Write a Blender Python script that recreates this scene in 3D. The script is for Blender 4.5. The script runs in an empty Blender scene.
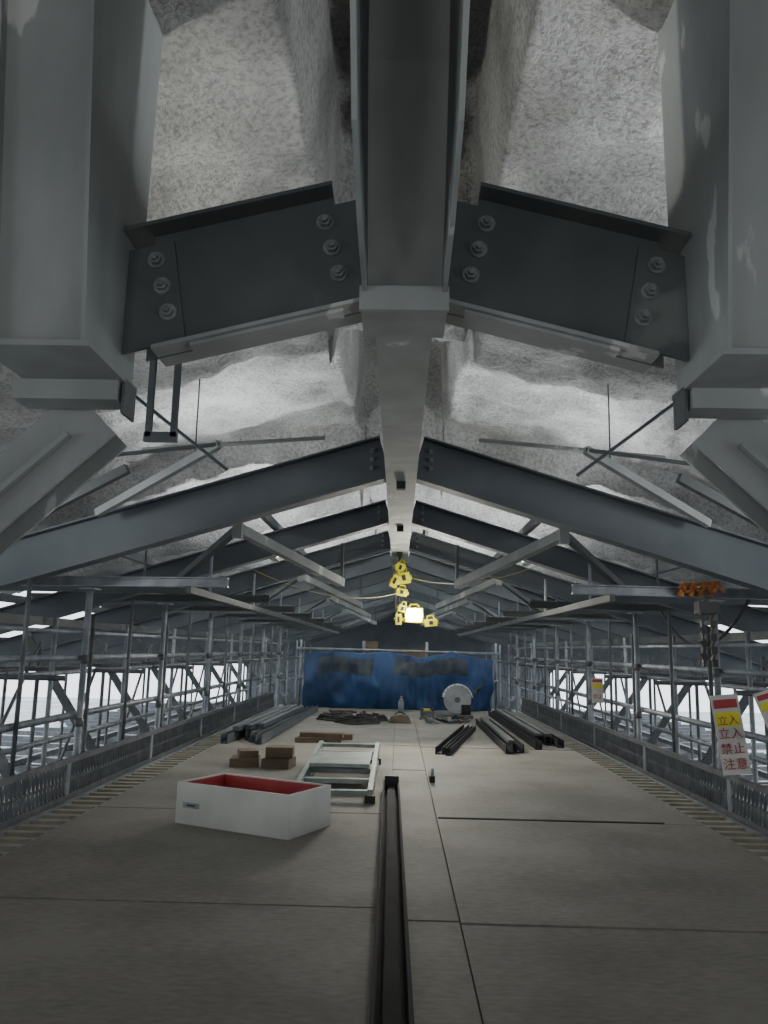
import bpy, bmesh, math, random
from mathutils import Vector, Matrix, noise
random.seed(4)
C = bpy.context.scene.collection
H = 1.0   # camera height above deck

# ---------------------------------------------------------------- materials
def newmat(name):
    m = bpy.data.materials.new(name); m.use_nodes = True
    nt = m.node_tree
    return m, nt, nt.nodes['Principled BSDF']

def mottled(name, c1, c2, rough=.6, metal=0.0, scale=3.0, lo=.4, hi=.65, bump=0.0, bscale=60, detail=6, c3=None, stretch=None, c3gap=.05):
    m, nt, b = newmat(name)
    tc = nt.nodes.new('ShaderNodeTexCoord')
    n = nt.nodes.new('ShaderNodeTexNoise'); n.inputs['Scale'].default_value = scale; n.inputs['Detail'].default_value = detail
    r = nt.nodes.new('ShaderNodeValToRGB')
    r.color_ramp.elements[0].position = lo; r.color_ramp.elements[0].color = (*c1, 1)
    r.color_ramp.elements[1].position = hi; r.color_ramp.elements[1].color = (*c2, 1)
    if c3:
        e = r.color_ramp.elements.new(min(.98, hi + c3gap)); e.color = (*c3, 1)
    if stretch:
        mp = nt.nodes.new('ShaderNodeMapping'); mp.inputs['Scale'].default_value = stretch
        nt.links.new(tc.outputs['Object'], mp.inputs['Vector']); nt.links.new(mp.outputs['Vector'], n.inputs['Vector'])
    else:
        nt.links.new(tc.outputs['Object'], n.inputs['Vector'])
    nt.links.new(n.outputs['Fac'], r.inputs['Fac'])
    nt.links.new(r.outputs['Color'], b.inputs['Base Color'])
    b.inputs['Roughness'].default_value = rough; b.inputs['Metallic'].default_value = metal
    if bump > 0:
        n2 = nt.nodes.new('ShaderNodeTexNoise'); n2.inputs['Scale'].default_value = bscale; n2.inputs['Detail'].default_value = 4
        bp = nt.nodes.new('ShaderNodeBump'); bp.inputs['Strength'].default_value = bump; bp.inputs['Distance'].default_value = .01
        nt.links.new(tc.outputs['Object'], n2.inputs['Vector'])
        nt.links.new(n2.outputs['Fac'], bp.inputs['Height']); nt.links.new(bp.outputs['Normal'], b.inputs['Normal'])
    return m

STEEL = mottled('steel_primer_grey', (.078, .088, .088), (.105, .115, .114), .75, 0, 2.2, .4, .64, .1, 25, 9, (.16, .17, .165))
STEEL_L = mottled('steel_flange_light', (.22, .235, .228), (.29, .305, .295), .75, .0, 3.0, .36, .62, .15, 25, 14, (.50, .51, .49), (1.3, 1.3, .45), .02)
STEEL_D = mottled('steel_dark_blue', (.080, .093, .104), (.11, .123, .134), .7, 0, 2, .4, .7, .05)
STEEL_B = mottled('steel_black', (.012, .012, .014), (.024, .024, .028), .85, .0, 6, .4, .7)
GALV = mottled('galvanised_tube', (.18, .20, .22), (.29, .31, .33), .5, .3, 9, .4, .7)
GALV_D = mottled('galvanised_dark', (.08, .085, .09), (.135, .14, .145), .55, .2, 9, .4, .7)
ALU = mottled('aluminium', (.20, .24, .22), (.32, .36, .34), .5, .35, 8, .4, .7)
BOLT = mottled('bolt_zinc', (.15, .16, .165), (.25, .26, .265), .6, .1, 30)
PLYED = mottled('deck_gap_brown', (.03, .022, .016), (.06, .042, .03), .9)
WOOD = mottled('timber', (.10, .07, .045), (.18, .13, .085), .75, 0, 6, .35, .7)
SLAT = mottled('walkway_tan', (.26, .24, .19), (.36, .34, .28), .6, .1, 6)
WHITE = mottled('white_plastic', (.44, .44, .40), (.54, .54, .50), .5, 0, 3)
RED = mottled('red_plastic', (.30, .025, .035), (.40, .05, .05), .5, 0, 3)
YEL = mottled('yellow_paint', (.55, .5, .02), (.75, .7, .05), .45, 0, 4)
BLACKP = mottled('black_plastic', (.012, .012, .013), (.03, .03, .03), .6)
ORANGE = mottled('orange_strap', (.38, .13, .03), (.5, .2, .06), .7, 0, 30)
CANVAS = mottled('tool_canvas', (.1, .08, .06), (.2, .15, .1), .9)

def deck_mat():
    m, nt, b = newmat('deck_plywood')
    tc = nt.nodes.new('ShaderNodeTexCoord')
    n = nt.nodes.new('ShaderNodeTexNoise'); n.inputs['Scale'].default_value = 1.3; n.inputs['Detail'].default_value = 10
    mp = nt.nodes.new('ShaderNodeMapping'); mp.inputs['Scale'].default_value = (4.0, 9, 1)
    n2 = nt.nodes.new('ShaderNodeTexNoise'); n2.inputs['Scale'].default_value = 5; n2.inputs['Detail'].default_value = 8
    r = nt.nodes.new('ShaderNodeValToRGB')
    r.color_ramp.elements[0].position = .40; r.color_ramp.elements[0].color = (.14, .128, .110, 1)
    r.color_ramp.elements[1].position = .62; r.color_ramp.elements[1].color = (.24, .224, .198, 1)
    mix = nt.nodes.new('ShaderNodeMath'); mix.operation = 'MULTIPLY_ADD'; mix.inputs[1].default_value = .35
    ms = nt.nodes.new('ShaderNodeMath'); ms.operation = 'MULTIPLY'; ms.inputs[1].default_value = .68
    nt.links.new(tc.outputs['Object'], n.inputs['Vector']); nt.links.new(tc.outputs['Object'], mp.inputs['Vector'])
    nt.links.new(mp.outputs['Vector'], n2.inputs['Vector'])
    nt.links.new(n.outputs['Fac'], ms.inputs[0])
    nt.links.new(n2.outputs['Fac'], mix.inputs[0]); nt.links.new(ms.outputs[0], mix.inputs[2])
    nt.links.new(mix.outputs[0], r.inputs['Fac']); nt.links.new(r.outputs['Color'], b.inputs['Base Color'])
    b.inputs['Roughness'].default_value = .7
    return m
DECK = deck_mat()

def spray_mat():
    m, nt, b = newmat('sprayed_rockwool')
    tc = nt.nodes.new('ShaderNodeTexCoord')
    n = nt.nodes.new('ShaderNodeTexNoise'); n.inputs['Scale'].default_value = 34; n.inputs['Detail'].default_value = 6; n.inputs['Roughness'].default_value = .72
    v = nt.nodes.new('ShaderNodeTexNoise'); v.inputs['Scale'].default_value = 14; v.inputs['Detail'].default_value = 5
    n0 = nt.nodes.new('ShaderNodeTexNoise'); n0.inputs['Scale'].default_value = 1.3; n0.inputs['Detail'].default_value = 6
    r = nt.nodes.new('ShaderNodeValToRGB')
    r.color_ramp.elements[0].position = .38; r.color_ramp.elements[0].color = (.25, .25, .24, 1)
    r.color_ramp.elements[1].position = .60; r.color_ramp.elements[1].color = (.44, .44, .42, 1)
    for nn in (n, v, n0): nt.links.new(tc.outputs['Object'], nn.inputs['Vector'])
    nt.links.new(n0.outputs['Fac'], r.inputs['Fac'])
    r2 = nt.nodes.new('ShaderNodeValToRGB')
    r2.color_ramp.elements[0].position = .38; r2.color_ramp.elements[0].color = (.36, .36, .36, 1)
    r2.color_ramp.elements[1].position = .55; r2.color_ramp.elements[1].color = (1, 1, 1, 1)
    nt.links.new(n.outputs['Fac'], r2.inputs['Fac'])
    mx = nt.nodes.new('ShaderNodeMixRGB'); mx.blend_type = 'MULTIPLY'; mx.inputs['Fac'].default_value = .6
    nt.links.new(r.outputs['Color'], mx.inputs['Color1']); nt.links.new(r2.outputs['Color'], mx.inputs['Color2'])
    nt.links.new(mx.outputs['Color'], b.inputs['Base Color'])
    ad = nt.nodes.new('ShaderNodeMath'); ad.operation = 'ADD'
    nt.links.new(n.outputs['Fac'], ad.inputs[0]); nt.links.new(v.outputs['Fac'], ad.inputs[1])
    bp = nt.nodes.new('ShaderNodeBump'); bp.inputs['Strength'].default_value = 1.0; bp.inputs['Distance'].default_value = .06
    nt.links.new(ad.outputs[0], bp.inputs['Height']); nt.links.new(bp.outputs['Normal'], b.inputs['Normal'])
    b.inputs['Roughness'].default_value = .95
    return m
SPRAY = spray_mat()
PALE = mottled('pale_board', (.42, .44, .46), (.62, .64, .66), .7, 0, 1)
DISC = mottled('saw_guard_grey', (.28, .29, .29), (.38, .39, .39), .6, .1, 6)
TARP = mottled('blue_tarp', (.010, .04, .11), (.018, .068, .18), .55, 0, 1.5)
NET = mottled('mesh_sheet_dark', (.018, .03, .05), (.07, .08, .085), .8, 0, 5)
def emis(name, col, s):
    m, nt, b = newmat(name)
    b.inputs['Base Color'].default_value = (*col, 1); b.inputs['Emission Color'].default_value = (*col, 1)
    b.inputs['Emission Strength'].default_value = s
    return m
TUBE = emis('led_tube_glow', (.93, .97, 1), 20)
BULB = emis('flood_lens_glow', (1, .98, .9), 250)

# ---------------------------------------------------------------- mesh builder
class MB:
    def __init__(s): s.bm = bmesh.new(); s.mats = []
    def mi(s, m):
        if m not in s.mats: s.mats.append(m)
        return s.mats.index(m)
    def obb(s, c, ax, half, mat):
        c = Vector(c); vs = []
        for i in (-1, 1):
            for j in (-1, 1):
                for k in (-1, 1):
                    vs.append(s.bm.verts.new(c + ax[0]*half[0]*i + ax[1]*half[1]*j + ax[2]*half[2]*k))
        k = s.mi(mat)
        for f in ((0,1,3,2),(4,6,7,5),(0,4,5,1),(2,3,7,6),(0,2,6,4),(1,5,7,3)):
            fc = s.bm.faces.new([vs[q] for q in f]); fc.material_index = k
    def box(s, a, b, mat, rot=0.0):
        a = Vector(a); b = Vector(b); c = (a+b)/2; h = (b-a)/2
        R = Matrix.Rotation(rot, 3, 'Z')
        s.obb(c, [R @ Vector((1,0,0)), R @ Vector((0,1,0)), Vector((0,0,1))], [abs(h.x), abs(h.y), abs(h.z)], mat)
    def frame(s, p0, p1, up):
        p0 = Vector(p0); p1 = Vector(p1); d = p1-p0; L = d.length; d.normalize()
        side = d.cross(Vector(up)).normalized(); u = side.cross(d).normalized()
        return (p0+p1)/2, d, side, u, L
    def ibeam(s, p0, p1, h, b, tf, tw, mat, fmat=None, up=(0,0,1)):
        c, d, sd, u, L = s.frame(p0, p1, up)
        fmat = fmat or mat
        s.obb(c, [d, sd, u], [L/2, tw/2, h/2-tf], mat)
        s.obb(c - u*(h/2-tf/2), [d, sd, u], [L/2, b/2, tf/2], fmat)
        s.obb(c + u*(h/2-tf/2), [d, sd, u], [L/2, b/2, tf/2], mat)
    def bar(s, p0, p1, w, h, mat, up=(0,0,1)):
        c, d, sd, u, L = s.frame(p0, p1, up)
        s.obb(c, [d, sd, u], [L/2, w/2, h/2], mat)
    def channel(s, p0, p1, w, h, t, mat, up=(0,0,1)):   # open upward U
        c, d, sd, u, L = s.frame(p0, p1, up)
        s.obb(c - u*(h/2-t/2), [d, sd, u], [L/2, w/2, t/2], mat)
        for q in (-1, 1):
            s.obb(c + sd*q*(w/2-t/2) + u*t/2, [d, sd, u], [L/2, t/2, h/2-t/2], mat)
    def tube(s, p0, p1, r, mat, n=10, r2=None):
        p0 = Vector(p0); p1 = Vector(p1)
        up = (0,0,1) if abs((p1-p0).normalized().z) < .95 else (0,1,0)
        c, d, sd, u, L = s.frame(p0, p1, up); r2 = r if r2 is None else r2
        k = s.mi(mat); A = []; B = []
        for i in range(n):
            a = 2*math.pi*i/n; o = sd*math.cos(a)+u*math.sin(a)
            A.append(s.bm.verts.new(p0+o*r)); B.append(s.bm.verts.new(p1+o*r2))
        for i in range(n):
            f = s.bm.faces.new((A[i], A[(i+1)%n], B[(i+1)%n], B[i])); f.material_index = k; f.smooth = n > 6
        f = s.bm.faces.new(list(reversed(A))); f.material_index = k
        f = s.bm.faces.new(B); f.material_index = k
    def path(s, pts, r, mat, n=8):
        for a, b in zip(pts[:-1], pts[1:]): s.tube(a, b, r, mat, n)
    def prism(s, poly, off, mat):
        off = Vector(off); k = s.mi(mat)
        A = [s.bm.verts.new(Vector(p)) for p in poly]; B = [s.bm.verts.new(Vector(p)+off) for p in poly]
        n = len(A)
        for f in ([A], [list(reversed(B))]):
            q = s.bm.faces.new(f[0]); q.material_index = k
        for i in range(n):
            q = s.bm.faces.new((A[i], B[i], B[(i+1)%n], A[(i+1)%n])); q.material_index = k
    def done(s, name, bevel=0):
        bmesh.ops.recalc_face_normals(s.bm, faces=s.bm.faces)
        me = bpy.data.meshes.new(name); s.bm.to_mesh(me); s.bm.free()
        for m in s.mats: me.materials.append(m)
        o = bpy.data.objects.new(name, me); C.objects.link(o)
        if bevel:
            md = o.modifiers.new('bevel', 'BEVEL'); md.width = bevel; md.segments = 2; md.limit_method = 'ANGLE'
        return o

def bolt(mb, c, n, r=.021):
    c = Vector(c); n = Vector(n)
    mb.tube(c, c+n*.006, r*1.15, BOLT, 14)
    mb.tube(c+n*.006, c+n*.022, r*.82, BOLT, 6)
    mb.tube(c+n*.022, c+n*.036, r*.42, BOLT, 8)

# ---------------------------------------------------------------- ceiling (sprayed)
def ceil_z(x, y):
    ax = abs(x)
    wob = .03*math.sin(y*1.3+x)
    t = min(1, max(0, (ax-.43-wob)/.05)); t = t*t*(3-2*t)
    z = 3.15*(1-t) + (2.42 - .25*(ax-.45))*t
    for k in range(9):
        yc = 5.0+3.6*k + .16*math.sin(x*1.7+k)
        q = abs(y-yc)
        w = min(1, max(0, (.50-q)/.10)); w = w*w*(3-2*w)
        z -= w*(.30 + (.60 if ax < .45 else 0))
    z += .10*noise.noise(Vector((x*.7, y*.7, 3))) + .08*noise.noise(Vector((x*2.3, y*2.3, 8))) + .035*noise.noise(Vector((x*7, y*7, 1)))
    return z+H
def grid(name, xs, ys, fn, mat, smooth=True):
    vs = [fn(x, y) for y in ys for x in xs]; nx = len(xs)
    fs = [(j*nx+i, j*nx+i+1, (j+1)*nx+i+1, (j+1)*nx+i) for j in range(len(ys)-1) for i in range(nx-1)]
    me = bpy.data.meshes.new(name); me.from_pydata(vs, [], fs); me.materials.append(mat)
    for p in me.polygons: p.use_smooth = smooth
    o = bpy.data.objects.new(name, me); C.objects.link(o); return o
xs = [-6+.04*i for i in range(301)]; ys = [-3+.07*i for i in range(500)]
grid('ceiling', xs, ys, lambda x, y: (x, y, ceil_z(x, y)), SPRAY)

mb = MB(); mb.box((-6, -3.15, -1.2), (6, -3.0, 4.3), SPRAY); mb.done('added_back_blocker')  # unseen wall added behind camera to keep sky light off the near deck
mb = MB(); mb.box((-6, 31.8, -1.2), (6, 31.95, 4.3), STEEL_D); mb.done('wall_front')
mb = MB(); mb.box((-16, -3.2, -1.3), (16, 33, -1.2), PALE); mb.done('lower_ceiling')
for sx in (-1, 1):
    mb = MB()
    for y in range(0, 30, 2): mb.bar((sx*2.7, y, -1.12), (sx*9, y+.01, -1.12), .08, .12, STEEL_D)
    for y in range(0, 30): mb.bar((sx*5.2, y+.5, -1.1), (sx*(8+random.random()*2), y+1.2, -1.1), .05, .10, GALV_D)
    for x in (3.9, 5.2, 6.4): mb.bar((sx*x, -3, -1.0), (sx*x, 31, -1.0), .08, .10, GALV_D)
    mb.done('lower_ceiling_joists')

# ---------------------------------------------------------------- deck
mb = MB()
mb.box((-1.86, -2.5, -.09), (1.86, 14.6, -.03), PLYED)
def panel(x0, x1, ylist, dz=0):
    for a, b in zip(ylist[:-1], ylist[1:]):
        g = .0022; gy = .006
        mb.box((x0+g, a+gy, -.029), (x1-g, b-gy, 0+dz+random.uniform(-.003, .003)), DECK)
L = [-2.3, -.27+0, 1.53, 3.33, 5.13, 6.93, 8.73, 10.53, 12.33, 14.13, 14.6]
R = [-2.3, -.45, 1.35, 3.17, 5.03, 6.83, 8.63, 10.43, 12.23, 14.03, 14.6]
M = [-2.3, -.1, 1.3, 3.2, 5.0, 7.0, 8.7, 10.4, 12.4, 14.6]
panel(-1.86, -.03, L); panel(-.03, .25, M, -.001); panel(.25, 1.86, R)
mb.box((.26, 5.03, .0), (1.62, 5.055, .008), PLYED)
mb.done('floor')

for sx in (-1, 1):
    mb = MB()
    for x in (1.89, 2.15): mb.bar((sx*x, 0, -.06), (sx*x, 14.5, -.06), .03, .08, GALV)
    y = .2
    while y < 14.4:
        mb.bar((sx*1.9, y, -.04), (sx*2.14, y, -.04), .055, .03, SLAT); y += .15
    mb.done('walkway_grating')
    mb = MB(); X = sx*2.2
    mb.bar((X, 0, .225), (X, 14.4, .225), .03, .035, GALV_D); mb.bar((X, 0, -.02), (X, 14.4, -.02), .03, .05, GALV_D)
    mb.bar((X, 0, .10), (X, 14.4, .10), .006, .02, GALV_D)
    y = 0.0; i = 0
    while y < 14.3:
        mb.bar((X, y, 0), (X, y+.05, .21), .004, .014, GALV_D, (1, 0, 0))
        mb.bar((X, y+.05, 0), (X, y, .21), .004, .014, GALV_D, (1, 0, 0))
        y += .055; i += 1
        if i % 33 == 0: mb.bar((X, y, .1), (X, y+.06, .1), .02, .22, GALV)
    mb.done('toe_board')

# centre channel lying on deck
mb = MB()
mb.channel((.012, .9, .035), (-.035, 6.0, .035), .115, .07, .012, STEEL_B)
mb.bar((.012, .9, .03), (-.035, 5.98, .03), .05, .03, STEEL_B)
mb.box((-.08, 5.9, 0), (.02, 6.02, .11), BLACKP)
mb.done('steel_channel')

# ---------------------------------------------------------------- ridge beam and frames
RY = [5.3+1.9*k for k in range(14)]
mb = MB()
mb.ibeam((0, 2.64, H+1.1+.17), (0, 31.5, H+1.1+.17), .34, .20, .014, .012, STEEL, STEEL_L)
for y in RY:
    for q in (-1, 1): mb.box((q*.012, y-.07, H+1.11), (q*.1, y-.055, H+1.42), STEEL)
    mb.box((-.03, y-.2, H+1.05), (.03, y-.14, H+1.1), STEEL_B)
mb.done('ridge_beam')

mb = MB()
def flange_yz(x, pts, t, mat):
    mb.prism([(x, p[0], p[1]) for p in pts], (t, 0, 0), mat)
for q in (-1, 1):
    x = q*.125
    flange_yz(x-(.006), [(2.62, H+1.1), (2.30, H+1.1), (1.95, H+1.13), (1.66, H+1.22), (1.48, H+1.45), (1.35, H+2.2), (2.62, H+2.2)], .014, STEEL_L)
web = [(2.40, 1.1), (2.20, 1.36), (2.05, 1.7), (1.95, 2.2), (1.9, 2.9)]
for (ya, za), (yb, zb) in zip(web[:-1], web[1:]):
    mb.prism([(-.119, ya, H+za), (.119, ya, H+za), (.119, yb, H+zb), (-.119, yb, H+zb)], (0, .014, 0), STEEL_L)
mb.box((-.14, 2.31, H+1.085), (.14, 2.635, H+1.103), STEEL_L)
mb.box((-.14, 2.305, H+1.04), (.14, 2.325, H+1.12), STEEL_L)
mb.done('hanger_column')

for s in (-1, 1):
    mb = MB()
    for x, t in ((.95, .014), (1.23, .014)):
        xx = s*x
        flange_yz(xx-.007, [(2.62, H+.885), (2.20, H+.885), (2.05, H+1.9), (2.0, H+2.5), (2.66, H+2.5)], t, STEEL_L)
    for (za, ya, zb, yb) in ((.885, 2.235, 1.9, 2.085), (1.9, 2.085, 2.5, 2.035)):
        mb.prism([(s*.957, ya, H+za), (s*1.223, ya, H+za), (s*1.223, yb, H+zb), (s*.957, yb, H+zb)], (0, .014, 0), STEEL_L)
    mb.box((s*.93, 2.2, H+.868), (s*1.27, 2.64, H+.887), STEEL_L)
    mb.box((s*.95, 2.50, H+.80), (s*1.3, 2.62, H+.868), STEEL_L)
    mb.box((s*.93, 2.52, H+.76), (s*.94, 2.63, H+.88), STEEL)
    mb.done('hanger_column')

for s in (-1, 1):   # bolted rafter of the near frame
    mb = MB(); sl = -.255
    def P(x, z, y): return (s*x, y, H+z+sl*(x-.1))
    yw = 2.50
    mb.prism([P(.25, 1.13, yw), P(.86, 1.13, yw), P(.86, 1.575, yw), P(.25, 1.575, yw)], (0, .01, 0), STEEL)
    mb.prism([P(.135, 1.13, yw), P(.26, 1.13, yw), P(.26, 1.52, yw), P(.135, 1.52, yw)], (0, .01, 0), STEEL)
    mb.prism([P(.145, 1.17, yw-.012), P(.34, 1.17, yw-.012), P(.30, 1.54, yw-.012), P(.145, 1.54, yw-.012)], (0, .012, 0), STEEL)
    mb.prism([P(.73, 1.17, yw-.012), P(.94, 1.17, yw-.012), P(.94, 1.54, yw-.012), P(.79, 1.54, yw-.012)], (0, .012, 0), STEEL)
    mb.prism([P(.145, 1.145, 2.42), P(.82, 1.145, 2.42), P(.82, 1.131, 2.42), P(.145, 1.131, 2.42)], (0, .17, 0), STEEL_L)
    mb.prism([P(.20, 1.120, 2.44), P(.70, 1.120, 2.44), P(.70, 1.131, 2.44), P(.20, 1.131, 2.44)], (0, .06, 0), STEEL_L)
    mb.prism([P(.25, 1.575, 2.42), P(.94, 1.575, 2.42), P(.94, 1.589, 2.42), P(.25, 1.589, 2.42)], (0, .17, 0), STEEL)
    for i in range(3):
        bolt(mb, P(.275-.026*i, 1.48-.10*i, yw-.012), (0, -1, 0), .026)
        bolt(mb, P(.845-.026*i, 1.48-.10*i, yw-.012), (0, -1, 0), .026)
    mb.done('bolted_rafter')
    mb = MB()
    mb.ibeam((s*1.08, 2.72, H+.795), (s*2.10, 2.64, H-.23), .16, .22, .014, .012, STEEL_L, STEEL_L, up=(0, 1, 0))
    mb.bar((s*1.15, 2.615, H+.71), (s*2.0, 2.55, H-.14), .02, .03, STEEL_L, up=(0, 1, 0))
    mb.done('outer_brace')

SL = .305
for k, y in enumerate(RY):
    for s in (-1, 1):
        mb = MB()
        hh = .30 if k == 0 else .215
        z0 = H+1.15+hh/2
        mb.ibeam((s*.11, y, z0), (s*5.6, y, z0-SL*5.49), hh, .15, .012, .01, STEEL_D, STEEL_D)
        if k < 3:
            for i in range(3):
                bolt(mb, (s*.20, y-.006, z0+.05-.06*i), (0, -1, 0), .016)
        mb.done('roof_rafter')
for s in (-1, 1):
    for x in (1.15, 2.3, 3.5, 4.7):
        mb = MB(); z = H+1.15+.215-SL*(x-.11)+.055
        mb.channel((s*x, 5.5, z), (s*x, 31, z), .05, .07, .006, STEEL_D)
        mb.done('roof_purlin')
for k in range(8):
    y = 5.75+1.9*k
    for s in (-1, 1):
        mb = MB()
        if k % 2 == 0:
            mb.bar((s*1.2, y-.0, H+.86), (s*.55, y+1.75, H+.62), .07, .075, STEEL_L)
            mb.bar((s*1.2, y, H+.79), (s*1.2, y, H+.98), .07, .05, STEEL_L, (0, 1, 0))
            mb.bar((s*.55, y+1.75, H+.62), (s*.55, y+1.75, H+1.0), .03, .03, STEEL, (0, 1, 0))
            mb.bar((s*1.2, y, H+.86), (s*1.9, y+.9, H+.52), .05, .05, STEEL)
            mb.done('knee_brace')
            mb = MB()
        mb.ibeam((s*1.25, y, H+.46), (s*3.6, y, H+.44), .07, .07, .008, .008, GALV if k == 0 else STEEL)
        mb.bar((s*1.6, y+.9, H+.455), (s*4.2, y+.9, H+.455), .04, .05, STEEL_D)
        mb.tube((s*1.9, y+.1, H+.48), (s*1.9, y+.1, H+.80), .010, GALV_D, 6)
        mb.tube((s*2.7, y+.1, H+.48), (s*2.7, y+.1, H+.62), .010, GALV_D, 6)
        mb.tube((s*1.3, y+.05, H+.50), (s*2.3, y+1.8, H+.52), .014, GALV_D, 6)
        mb.done('cross_bearer')
for s in (-1, 1):
    mb = MB()
    mb.bar((s*1.5, 5.6, H+.395), (s*1.5, 20, H+.395), .04, .05, STEEL)
    mb.bar((s*3.0, 4.0, H+.18), (s*3.0, 22, H+.18), .05, .07, STEEL)
    for k in range(7):
        y = 6.25+1.9*k
        mb.tube((s*1.5, y, H+.4), (s*1.5, y, H+.75), .012, GALV, 6)
    mb.done('runner_beam')

mb = MB()
for x in (-1.30, -1.17): mb.bar((x, 3.9, H+1.05), (x, 3.9, H+1.75), .03, .03, STEEL_D, (0, 1, 0))
mb.bar((-1.32, 3.9, H+1.05), (-1.15, 3.9, H+1.05), .03, .05, STEEL_D)
mb.done('hanging_bracket')
for s in (-1, 1):
    mb = MB()
    mb.bar((s*1.5, 4.2, H+.95), (s*2.6, 4.4, H+.42), .04, .05, STEEL)
    mb.bar((s*1.1, 4.6, H+1.20), (s*2.2, 4.2, H+.95), .02, .02, STEEL)
    mb.bar((s*1.1, 4.6, H+1.20), (s*2.0, 5.1, H+.85), .04, .05, STEEL_L)
    mb.tube((s*.5, 5.0, H+1.36), (s*1.7, 5.0, H+1.26), .014, STEEL_L, 6)
    mb.tube((s*1.5, 4.0, H+1.36), (s*1.02, 4.5, H+1.02), .010, STEEL_D, 6)
    mb.tube((s*1.35, 5, H+1.25), (s*1.35, 5, H+1.75), .005, STEEL_D, 6)
    mb.done('sway_brace')

# ---------------------------------------------------------------- scaffold
for s in (-1, 1):
    for k in range(-1, 6):
        y = 5.75+1.9*k
        mb = MB(); X = s*2.26
        mb.tube((X, y, -1.18), (X, y, H+.40), .024, GALV, 12)
        mb.tube((X, y, .42), (X, y, .48), .032, GALV_D, 10); mb.tube((X, y, .86), (X, y, .92), .032, GALV_D, 10)
        mb.tube((X, y+.12, -1.18), (X, y+.12, H+.2), .017, GALV_D, 8)
        mb.tube((X, y+.95, .1), (X, y+.95, H+.38), .015, GALV_D, 8)
        mb.box((X-.06, y-.06, H+.39), (X+.06, y+.06, H+.40), GALV)
        mb.done('scaffold_post')
    mb = MB()
    for z in (.50, .90, 1.08):
        mb.tube((s*2.315, 3.0, z), (s*2.315, 16, z), .0215 if z < 1 else .014, GALV, 10)
    mb.done('guard_rail')
    mb = MB()
    for X, col in ((2.9, GALV), (3.6, GALV_D), (4.8, GALV_D)):
        for k in range(14):
            y = 2.6+1.8*k + (.5 if X == 2.9 else 0)
            ztop = H+1.1-SL*X
            mb.tube((s*X, y, -1.15), (s*X, y, ztop), .022, col, 8)
            if X != 3.6: continue
            mb.tube((s*X, y, -1.1), (s*X, y+1.8, ztop), .018, GALV_D, 8)
        for z in ((.2, .75) if X < 4 else (-.35,)): mb.tube((s*X, 0, z), (s*X, 28, z), .02, col, 8)
    for k in range(12):
        y = 2.2+1.8*k
        for z in (.75,): mb.tube((s*2.4, y, z), (s*4.6, y, z), .02, GALV_D, 8)
        mb.bar((s*2.6, y+.9, -.9), (s*4.0, y+.9, H+.1), .05, .08, STEEL)
    mb.bar((s*3.6, 0, -.40), (s*3.6, 26, -.40), .45, .04, GALV)
    mb.done('outer_scaffold')

# ---------------------------------------------------------------- tray (white, red lined)
def tray():
    mb = MB()
    Lx, Ly, hh, t = .78, .42, .225, .022
    mb.box((0, 0, 0), (Lx, Ly, .02), WHITE)
    for a, b in (((0,0,.02),(Lx,t,hh)), ((0,Ly-t,.02),(Lx,Ly,hh)), ((0,t,.02),(t,Ly-t,hh)), ((Lx-t,t,.02),(Lx,Ly-t,hh))):
        mb.box(a, b, WHITE)
    i = .004
    mb.box((t, t, .02), (Lx-t, Ly-t, .03), RED)
    for a, b in (((t,t,.03),(Lx-t,t+i,hh-.012)), ((t,Ly-t-i,.03),(Lx-t,Ly-t,hh-.006)), ((t,t+i,.03),(t+i,Ly-t-i,hh-.006)), ((Lx-t-i,t+i,.03),(Lx-t,Ly-t-i,hh-.006))):
        mb.box(a, b, RED)
    mb.box((.05, -.002, .09), (.17, 0, .12), GALV); mb.box((.08, -.003, .10), (.14, -.002, .11), BLACKP)
    o = mb.done('plastic_crate', .006)
    o.location = (-1.26, 4.74, .001); o.rotation_euler = (0, 0, -.464)
tray()

# aluminium step platform lying on deck
mb = MB()
x0, x1, y0, y1 = -.67, -.17, 5.45, 7.3
for x in (x0, x1):
    mb.bar((x, y0, .06), (x, y1, .16), .035, .06, ALU); mb.bar((x, y0+.1, .02), (x, y1, .02), .03, .035, ALU)
    for f in (.15, .6, 1): mb.bar((x, y0+f*(y1-y0)-.02, .02), (x, y0+f*(y1-y0)-.02, .06+.09*f), .03, .03, ALU, (0, 1, 0))
for i in range(6):
    f = i/5; mb.bar((x0, y0+.06+f*(y1-y0-.1), .06+.10*f), (x1, y0+.06+f*(y1-y0-.1), .06+.10*f), .06, .03, ALU)
mb.box((x0+.03, y0+.6, .145), (x1-.03, y0+1.3, .168), ALU)
for x in (x0, x1):
    for y in (y0+.02, y1-.02): mb.box((x-.035, y-.03, 0), (x+.035, y+.03, .05), BLACKP)
mb.done('aluminium_stepladder')

# timber
mb = MB()
for (a, b, r) in (((-1.42, 6.9, 0), (-1.18, 7.2, .07), .1), ((-1.12, 6.85, 0), (-.88, 7.1, .08), -.12), ((-1.36, 6.95, .072), (-1.2, 7.15, .13), .3), ((-1.11, 6.9, .082), (-.88, 7.1, .17), .05)):
    mb.box(a, b, WOOD, r)
mb.done('timber_blocks', .004)
mb = MB()
for (a, b, r) in (((-1.1, 8.8, 0), (-.6, 8.9, .05), .05), ((-1.08, 8.95, 0), (-.62, 9.05, .05), -.03), ((-1.05, 8.82, .051), (-.58, 8.94, .10), -.08), ((-.9, 9.1, 0), (-.5, 9.2, .06), .2)):
    mb.box(a, b, WOOD, r)
mb.done('timber_battens', .003)

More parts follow.
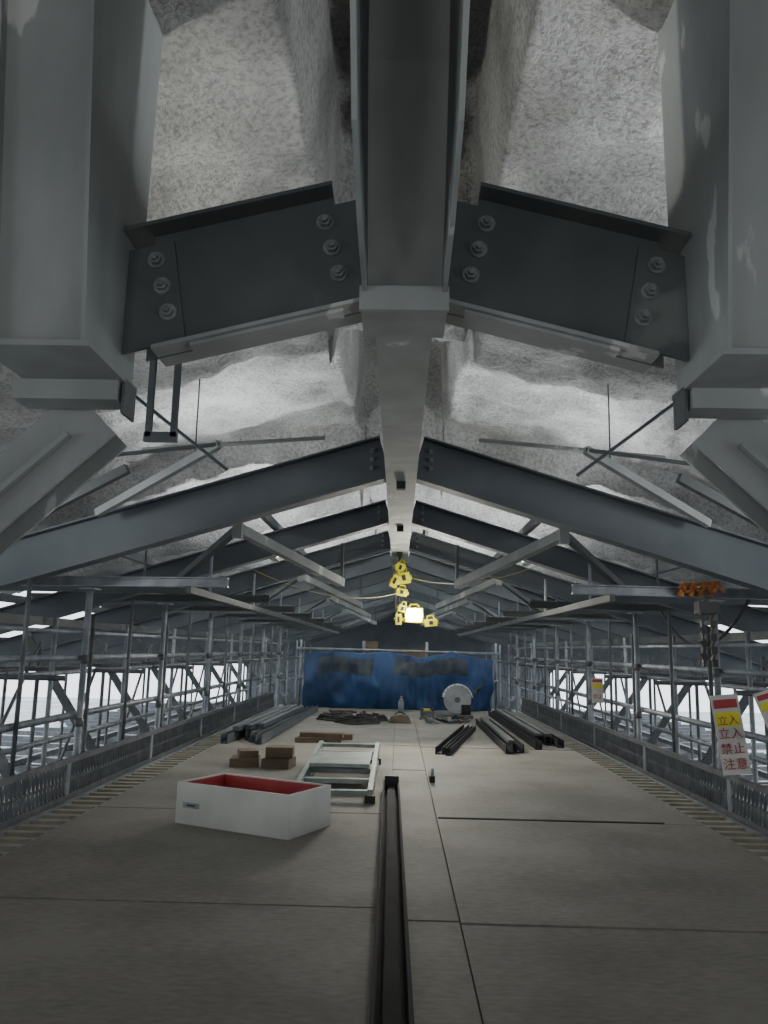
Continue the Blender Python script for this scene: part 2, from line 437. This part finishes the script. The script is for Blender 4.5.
# bundles of steel sections
mb = MB()
for i in range(5):
    x = -1.80+.09*i; mb.channel((x, 8.5+.2*((i*3)%4), .05), (x+.12+.03*(i%2), 12.3+.2*i, .05), .075, .09, .01, STEEL_D)
for i in range(3):
    x = -1.74+.1*i; mb.bar((x, 8.8+.2*i, .125), (x+.1, 12.2, .125), .07, .05, STEEL_D)
mb.done('steel_section_bundle')
mb = MB()
for i in range(4):
    x = 1.49+.09*i; mb.channel((x, 8.6+.2*((i*3)%4), .045), (x, 13.0, .045), .07, .08, .01, STEEL_B)
for i in range(2):
    x = 1.58+.1*i; mb.bar((x, 9.1, .105), (x, 12.8, .105), .07, .03, STEEL)
mb.done('steel_section_bundle')
mb = MB()
mb.channel((.42, 8.05, .035), (.9, 10.6, .035), .08, .07, .012, STEEL_B); mb.channel((.50, 7.98, .035), (.99, 10.5, .035), .05, .07, .01, STEEL_B)
mb.done('steel_channel')
mb = MB()
for i in range(2): mb.channel((1.13+.12*i, 8.2+.1*i, .045), (1.14+.12*i, 11.4, .045), .08, .08, .012, STEEL_B)
mb.bar((1.17, 8.35, .105), (1.18, 11.2, .105), .07, .03, STEEL)
mb.done('steel_channel')

# small tools
mb = MB()
mb.tube((.27, 6.6, .02), (.30, 6.6, .02), .02, BLACKP); mb.box((.26, 6.35, 0), (.30, 6.6, .05), BLACKP); mb.tube((.28, 6.35, .05), (.28, 6.35, .11), .014, GALV)
mb.done('hand_tool')
mb = MB()
for j, (cx, cy, r) in enumerate(((-.55, 11.2, .28), (-.9, 11.6, .22), (-.35, 11.6, .2))):
    for q in range(3):
        pts = [Vector((cx+(r-.02*q)*math.cos(a*math.pi/9)*1.1, cy+(r-.03*q)*math.sin(a*math.pi/9), .02+.025*q+.008*math.sin(a*1.3))) for a in range(19)]
        mb.path(pts, .014, BLACKP, 6)
mb.done('cable_coil')
mb = MB()
mb.prism([(-.12, 11.3, .002), (.2, 11.3, .002), (.16, 11.3, .10), (.05, 11.3, .12), (-.09, 11.3, .09)], (0, .25, 0), CANVAS)
mb.path([Vector((-.04+.16*i/6, 11.42, .10+.05*math.sin(math.pi*i/6))) for i in range(7)], .01, BLACKP)
mb.done('tool_bag', .01)
mb = MB()
for i in range(24):
    x = random.uniform(.42, .98); y = random.uniform(11.3, 12.0); a = random.uniform(0, 3.1)
    l = random.uniform(.04, .12)
    mb.bar((x-l*math.cos(a), y-l*math.sin(a)*.5, .02), (x+l*math.cos(a), y+l*math.sin(a)*.5, .02+random.uniform(0, .06)), .04, .03, random.choice([STEEL_B, STEEL_D, WOOD, GALV, CANVAS]))
mb.done('scrap_offcuts')
mb = MB()
for i in range(12):
    x = random.uniform(-1.1, -.2); y = random.uniform(12.3, 13.0); a = random.uniform(0, 3.1); l = random.uniform(.05, .2)
    mb.bar((x-l*math.cos(a), y-l*math.sin(a)*.4, .02), (x+l*math.cos(a), y+l*math.sin(a)*.4, .03), .05, .03, random.choice([STEEL_B, WOOD, CANVAS]))
mb.done('scrap_offcuts')

# abrasive cut-off saw
mb = MB()
mb.box((.6, 12.3, 0), (1.15, 12.7, .05), STEEL_D)
mb.tube((.92, 12.43, .27), (.92, 12.45, .27), .21, DISC, 32)
mb.tube((.92, 12.40, .27), (.92, 12.43, .27), .045, GALV_D, 12)
pts = [Vector((.92+.225*math.cos(a), 12.43, .27+.225*math.sin(a))) for a in [math.pi*(.05+.09*i) for i in range(11)]]
mb.path(pts, .018, PALE, 8)
mb.box((.86, 12.46, .20), (.99, 12.68, .34), BLACKP)
mb.box((.98, 12.40, .05), (1.12, 12.60, .20), STEEL_B)
mb.bar((.98, 12.5, .3), (1.25, 12.5, .42), .05, .05, STEEL_D); mb.tube((1.22, 12.45, .4), (1.3, 12.45, .5), .02, BLACKP)
mb.done('cutoff_saw')
mb = MB()
mb.box((.35, 12.15, 0), (.56, 12.35, .11), GALV_D); mb.box((.4, 12.2, .11), (.5, 12.3, .14), YEL); mb.box((.36, 12.17, .11), (.39, 12.33, .14), BLACKP); mb.box((.52, 12.17, .11), (.55, 12.33, .14), BLACKP)
mb.done('tool_box', .006)
mb = MB()
mb.tube((.06, 12.9, 0), (.06, 12.9, .2), .045, GALV, 14); mb.tube((.06, 12.9, .2), (.06, 12.9, .24), .045, GALV, 14, .02); mb.tube((.06, 12.9, .24), (.06, 12.9, .28), .018, RED, 10)
mb.done('spray_bottle')

# ---------------------------------------------------------------- tarp
def tarp_pt(u, v):
    x = -1.6+3.2*u
    n = noise.noise(Vector((x*2.2, v*1.4, 2)))*.16 + noise.noise(Vector((x*6, v*3, 5)))*.07 + noise.noise(Vector((x*14, v*5, 7)))*.03
    y = 13.70 - .10*math.sin(v*3.1) + n*(.35+.65*(1-v)) + .02*math.sin(x*9+v*2)
    top = .96 - .04*u + .06*noise.noise(Vector((x*1.6, 0, 9))) + .03*noise.noise(Vector((x*7, 0, 4))) - .03*abs(math.sin(x*3.2))
    z = .015 + v*top
    return (x+.05*noise.noise(Vector((0, v*3, u*2))), y, max(.012, z))
us = [i/160 for i in range(161)]; vs_ = [i/50 for i in range(51)]
tp = grid('blue_tarp', us, vs_, tarp_pt, TARP)
tp.data.materials.append(NET)
nx = 160
for j in range(50):
    for i in range(160):
        u, v = i/160, j/50
        w = .05*noise.noise(Vector((u*9, v*6, 1)))
        if .60+w < v < .90+w*.5 and ((.08+w*.3 < u < .36) or (.47 < u < .86+w*.3)): tp.data.polygons[j*nx+i].material_index = 1
sd = tp.modifiers.new('solid', 'SOLIDIFY'); sd.thickness = .006
mb = MB()
mb.tube((-1.75, 13.95, 1.0), (1.75, 13.95, .97), .024, GALV)
mb.tube((-1.75, 13.95, .5), (1.75, 13.95, .5), .024, GALV)
for x in (-1.7, -.6, .5, 1.7): mb.tube((x, 13.99, -.02), (x, 13.99, 1.15), .024, GALV)
mb.done('scaffold_barrier')
mb = MB()
mb.box((-.35, 14.65, -.1), (.3, 15.2, .7), STEEL_B); mb.box((.0, 14.7, .7), (.5, 15.1, 1.05), CANVAS); mb.box((-.6, 14.8, -.1), (-.38, 15, 1.15), WOOD)
mb.box((.5, 14.8, -.1), (1.2, 15.3, 1.0), STEEL_D); mb.box((-1.3, 14.8, -.1), (-.7, 15.2, .95), GALV_D)
mb.done('material_stack')

# ---------------------------------------------------------------- work lights / hoist bodies on drop cord
mb = MB()
yl = 9.0
mb.tube((0, yl, H+1.1), (0, yl, H+.28), .012, BLACKP, 8)
def lamp(cx, cz, w, hgt, lit, yo=0, tl=0.0):
    c = Vector((cx, yl-.06+yo, H+cz)); R = Matrix.Rotation(tl, 3, 'Y')
    ax = [R @ Vector((1,0,0)), Vector((0,1,0)), R @ Vector((0,0,1))]
    mb.obb(c, ax, [w, .05, hgt], YEL)
    if lit:
        mb.obb(c+Vector((0, -.055, 0)), ax, [w*.75, .005, hgt*.75], BULB)
    else:
        mb.obb(c+Vector((0, -.054, 0)), ax, [w*.3, .006, hgt*.5], BLACKP)
        mb.tube(c-ax[0]*(w+.02), c+ax[0]*(w+.02), min(w, hgt)*.5, YEL, 12)
    a = c+ax[2]*hgt
    mb.path([a-ax[0]*w*.6, a-ax[0]*w*.4+ax[2]*.04, a+ax[0]*w*.4+ax[2]*.04, a+ax[0]*w*.6], .009, YEL, 6)
lamp(.01, .92, .05, .05, False, 0, .3); lamp(.05, .80, .07, .06, False, -.02, -.2); lamp(-.05, .76, .04, .07, False, -.06, .4)
lamp(.03, .64, .06, .04, False, -.02, .15)
lamp(.17, .39, .10, .08, True); lamp(.04, .46, .045, .04, False, 0, .3); lamp(.36, .31, .07, .04, False, 0, -.1); lamp(.0, .34, .035, .06, False)
mb.tube((0, yl-.04, H+.33), (.38, yl-.04, H+.30), .015, YEL, 8)
mb.done('work_light')
def cable(name, a, b, sag, mat, r=.003):
    a = Vector(a); b = Vector(b); mb = MB()
    pts = []
    for i in range(17):
        t = i/16; p = a.lerp(b, t); p.z -= sag*4*t*(1-t); pts.append(p)
    mb.path(pts, r, mat, 6); mb.done(name)
YEC = mottled('yellow_cable_sheath', (.22, .20, .03), (.35, .31, .05), .6)
cable('yellow_cable', (-1.15, 6.2, H+.60), (-.03, 8.82, H+.62), .12, YEC)
cable('yellow_cable', (.13, 8.82, H+.8), (1.1, 6.2, H+.68), .1, YEC)
cable('black_cable', (2.36, 5.4, H+.38), (2.36, 7.2, H+.38), .3, BLACKP, .012)

# chain + straps at right bearer
mb = MB()
for i in range(4): mb.bar((2.0+.07*i, 5.68, H+.42), (2.04+.07*i, 5.68, H+.52), .03, .04, ORANGE, (0, 1, 0))
mb.bar((2.02, 5.69, H+.50), (2.28, 5.69, H+.52), .03, .025, ORANGE)
mb.path([Vector((1.98+.32*i/12, 5.65, H+.47+.03*math.sin(i*1.9))) for i in range(13)], .012, ORANGE)
mb.done('ratchet_strap')
mb = MB()
for i in range(9):
    z = H+.34-.045*i
    mb.bar((2.12, 5.62, z), (2.12+.02*(i % 2), 5.62, z-.05), .04, .014, BLACKP, (0, 1, 0) if i % 2 else (1, 0, 0))
    mb.bar((2.2, 5.62, z), (2.2-.02*(i % 2), 5.62, z-.05), .04, .014, BLACKP, (1, 0, 0) if i % 2 else (0, 1, 0))
mb.box((2.09, 5.57, H+.30), (2.23, 5.67, H+.38), BLACKP); mb.bar((2.16, 5.62, H+.36), (2.16, 5.62, H+.44), .03, .03, BLACKP, (0, 1, 0))
mb.done('chain_hoist')

# ---------------------------------------------------------------- signs
def sign(loc, w, h, rz, txt, tilt=0):
    root = bpy.data.objects.new('warning_sign', None); C.objects.link(root)
    mb = MB()
    mb.box((-w/2, 0, -h/2), (w/2, .006, h/2), WHITE)
    mb.box((-w*.42, -.003, h*.10), (w*.42, 0, h*.28), YEL)
    mb.box((-w*.42, -.003, h*.33), (w*.42, 0, h*.44), RED)
    p = mb.done('sign_board'); p.parent = root
    for i, (t, z, sz) in enumerate(txt):
        cu = bpy.data.curves.new('sign_text_%d' % i, 'FONT'); cu.body = t; cu.size = sz; cu.align_x = 'CENTER'; cu.extrude = .0015
        cu.materials.append(RED)
        o = bpy.data.objects.new('sign_text_%d' % i, cu); C.objects.link(o); o.parent = root
        o.rotation_euler = (math.pi/2, 0, 0); o.location = (0, -.005, z)
    root.location = loc; root.rotation_euler = (0, tilt, rz)
sign((2.15, 5.3, .51), .17, .5, -.25, [('立入', .065, .065), ('立入', -.02, .075), ('禁止', -.115, .075), ('注意', -.21, .075)], -.12)
sign((2.42, 5.2, .66), .20, .3, -.3, [('注意', -.1, .09)], -.35)
sign((2.14, 8.7, .62), .12, .26, -.3, [('禁止', -.08, .05)])

mb = MB()
bmesh.ops.create_icosphere(mb.bm, subdivisions=3, radius=.2, matrix=Matrix.Translation((-2.65, 6.3, -.2)) @ Matrix.Diagonal((1, .9, .85, 1)))
mb.mi(WHITE)
for v in mb.bm.verts: v.co += v.normal*.03*noise.noise(v.co*7)
mb.tube((-2.65, 6.3, -.06), (-2.63, 6.3, .04), .05, WHITE, 10, .02)
mb.done('white_sack')

# ---------------------------------------------------------------- lights
def area(name, loc, rot, sx, sy, e, col=(1, 1, 1)):
    l = bpy.data.lights.new(name, 'AREA'); l.shape = 'RECTANGLE'; l.size = sx; l.size_y = sy; l.energy = e; l.color = col
    o = bpy.data.objects.new(name, l); C.objects.link(o); o.location = loc; o.rotation_euler = rot; return o
def tube_light(x, y, z, e, L=1.2):
    mb = MB()
    mb.box((x-.05, y-L/2, z-.06), (x+.05, y+L/2, z-.03), WHITE)
    mb.tube((x, y-L/2+.03, z), (x, y+L/2-.03, z), .016, TUBE, 10)
    for q in (-1, 1): mb.box((x-.02, y+q*(L/2-.02)-.01, z-.03), (x+.02, y+q*(L/2-.02)+.01, z+.02), WHITE)
    mb.done('led_tube_light')
    area('led_tube_lamp', (x, y, z+.025), (math.pi, 0, 0), .06, L, e, (.93, .97, 1))
for s in (-1, 1):
    for i, y in enumerate((6.6, 9.6, 13.4, 17.2, 23)):
        tube_light(s*1.6, y, H+1.16, 330 if i else 40)

def fill_flood(x, y, z, tx, ty, tz, e, size=.28, col=(.97, .99, 1), spot=None):  # added fill lamp with housing and stand, placed out of view
    d = (Vector((tx, ty, tz))-Vector((x, y, z))).normalized()
    q = d.to_track_quat('-Z', 'Y')
    mb = MB()
    R = q.to_matrix()
    c = Vector((x, y, z)) - d*.05
    mb.obb(c, [R @ Vector((1,0,0)), R @ Vector((0,1,0)), R @ Vector((0,0,1))], [size/2+.02, size/2+.02, .03], YEL)
    mb.tube((x-d.x*.06, y-d.y*.06, z-.05), (x-d.x*.06, y-d.y*.06, .002 if abs(x) < 1.8 else (-1.19 if abs(x) > 2.3 else -.02)), .018, GALV)
    mb.done('added_fill_housing')
    if spot:
        l = bpy.data.lights.new('added_fill_lamp', 'SPOT'); l.energy = e; l.color = col; l.spot_size = spot; l.spot_blend = .6; l.shadow_soft_size = .05
        o = bpy.data.objects.new('added_fill_lamp', l); C.objects.link(o); o.location = (x, y, z); o.rotation_euler = q.to_euler()
    else:
        area('added_fill_lamp', (x, y, z), q.to_euler(), size, size, e, col)
fill_flood(-2.0, 3.05, 2.2, -.95, 2.9, 3.5, 150, .14, (1, .99, .92), 2.0)  # added side spots, out of view, to brighten the near ceiling patches
fill_flood(2.0, 3.05, 2.2, 1.15, 2.8, 3.5, 190, .14, (.93, .96, 1), 1.9)
fill_flood(-2.6, 3.8, 1.75, -1.2, 5.8, 3.2, 12)  # added side fill, out of view, for the ceiling past the near frame
fill_flood(2.6, 3.8, 1.75, 1.2, 5.8, 3.2, 12)
fill_flood(-1.3, -2.2, 1.6, 0, 4, 2.4, 14, .4)  # added fill pair behind camera to lift the near steel
fill_flood(1.3, -2.2, 1.6, 0, 4, 2.4, 10, .4)
fill_flood(0, -.9, .5, 0, 2.3, 2.9, 12, .3)  # added low fill behind camera, aimed up at the centre hanger column

l = bpy.data.lights.new('flood_beam', 'SPOT'); l.energy = 90; l.spot_size = 2.6; l.color = (1, .95, .82); l.shadow_soft_size = .25
o = bpy.data.objects.new('flood_beam', l); C.objects.link(o); o.location = (.17, 8.7, H+.39); o.rotation_euler = (math.radians(60), 0, math.pi)
l = bpy.data.lights.new('flood_spill', 'POINT'); l.energy = 16; l.color = (1, .95, .8); l.shadow_soft_size = .08
o = bpy.data.objects.new('flood_spill', l); C.objects.link(o); o.location = (.17, 8.6, H+.5)

w = bpy.data.worlds.new('World'); bpy.context.scene.world = w; w.use_nodes = True
bg = w.node_tree.nodes['Background']; bg.inputs['Color'].default_value = (.88, .94, 1, 1); bg.inputs['Strength'].default_value = 2.7

# ---------------------------------------------------------------- camera
cam = bpy.data.cameras.new('camera'); co = bpy.data.objects.new('camera', cam); C.objects.link(co)
cam.sensor_fit = 'VERTICAL'; cam.sensor_height = 36; cam.lens = 790/1024*36; cam.clip_start = .02; cam.clip_end = 200
Rm = Matrix.Rotation(math.radians(1.22), 4, 'Z') @ Matrix.Rotation(math.radians(90+9.9), 4, 'X') @ Matrix.Rotation(math.radians(1.2), 4, 'Z')
co.matrix_world = Matrix.Translation((0, 0, H)) @ Rm
bpy.context.scene.camera = co
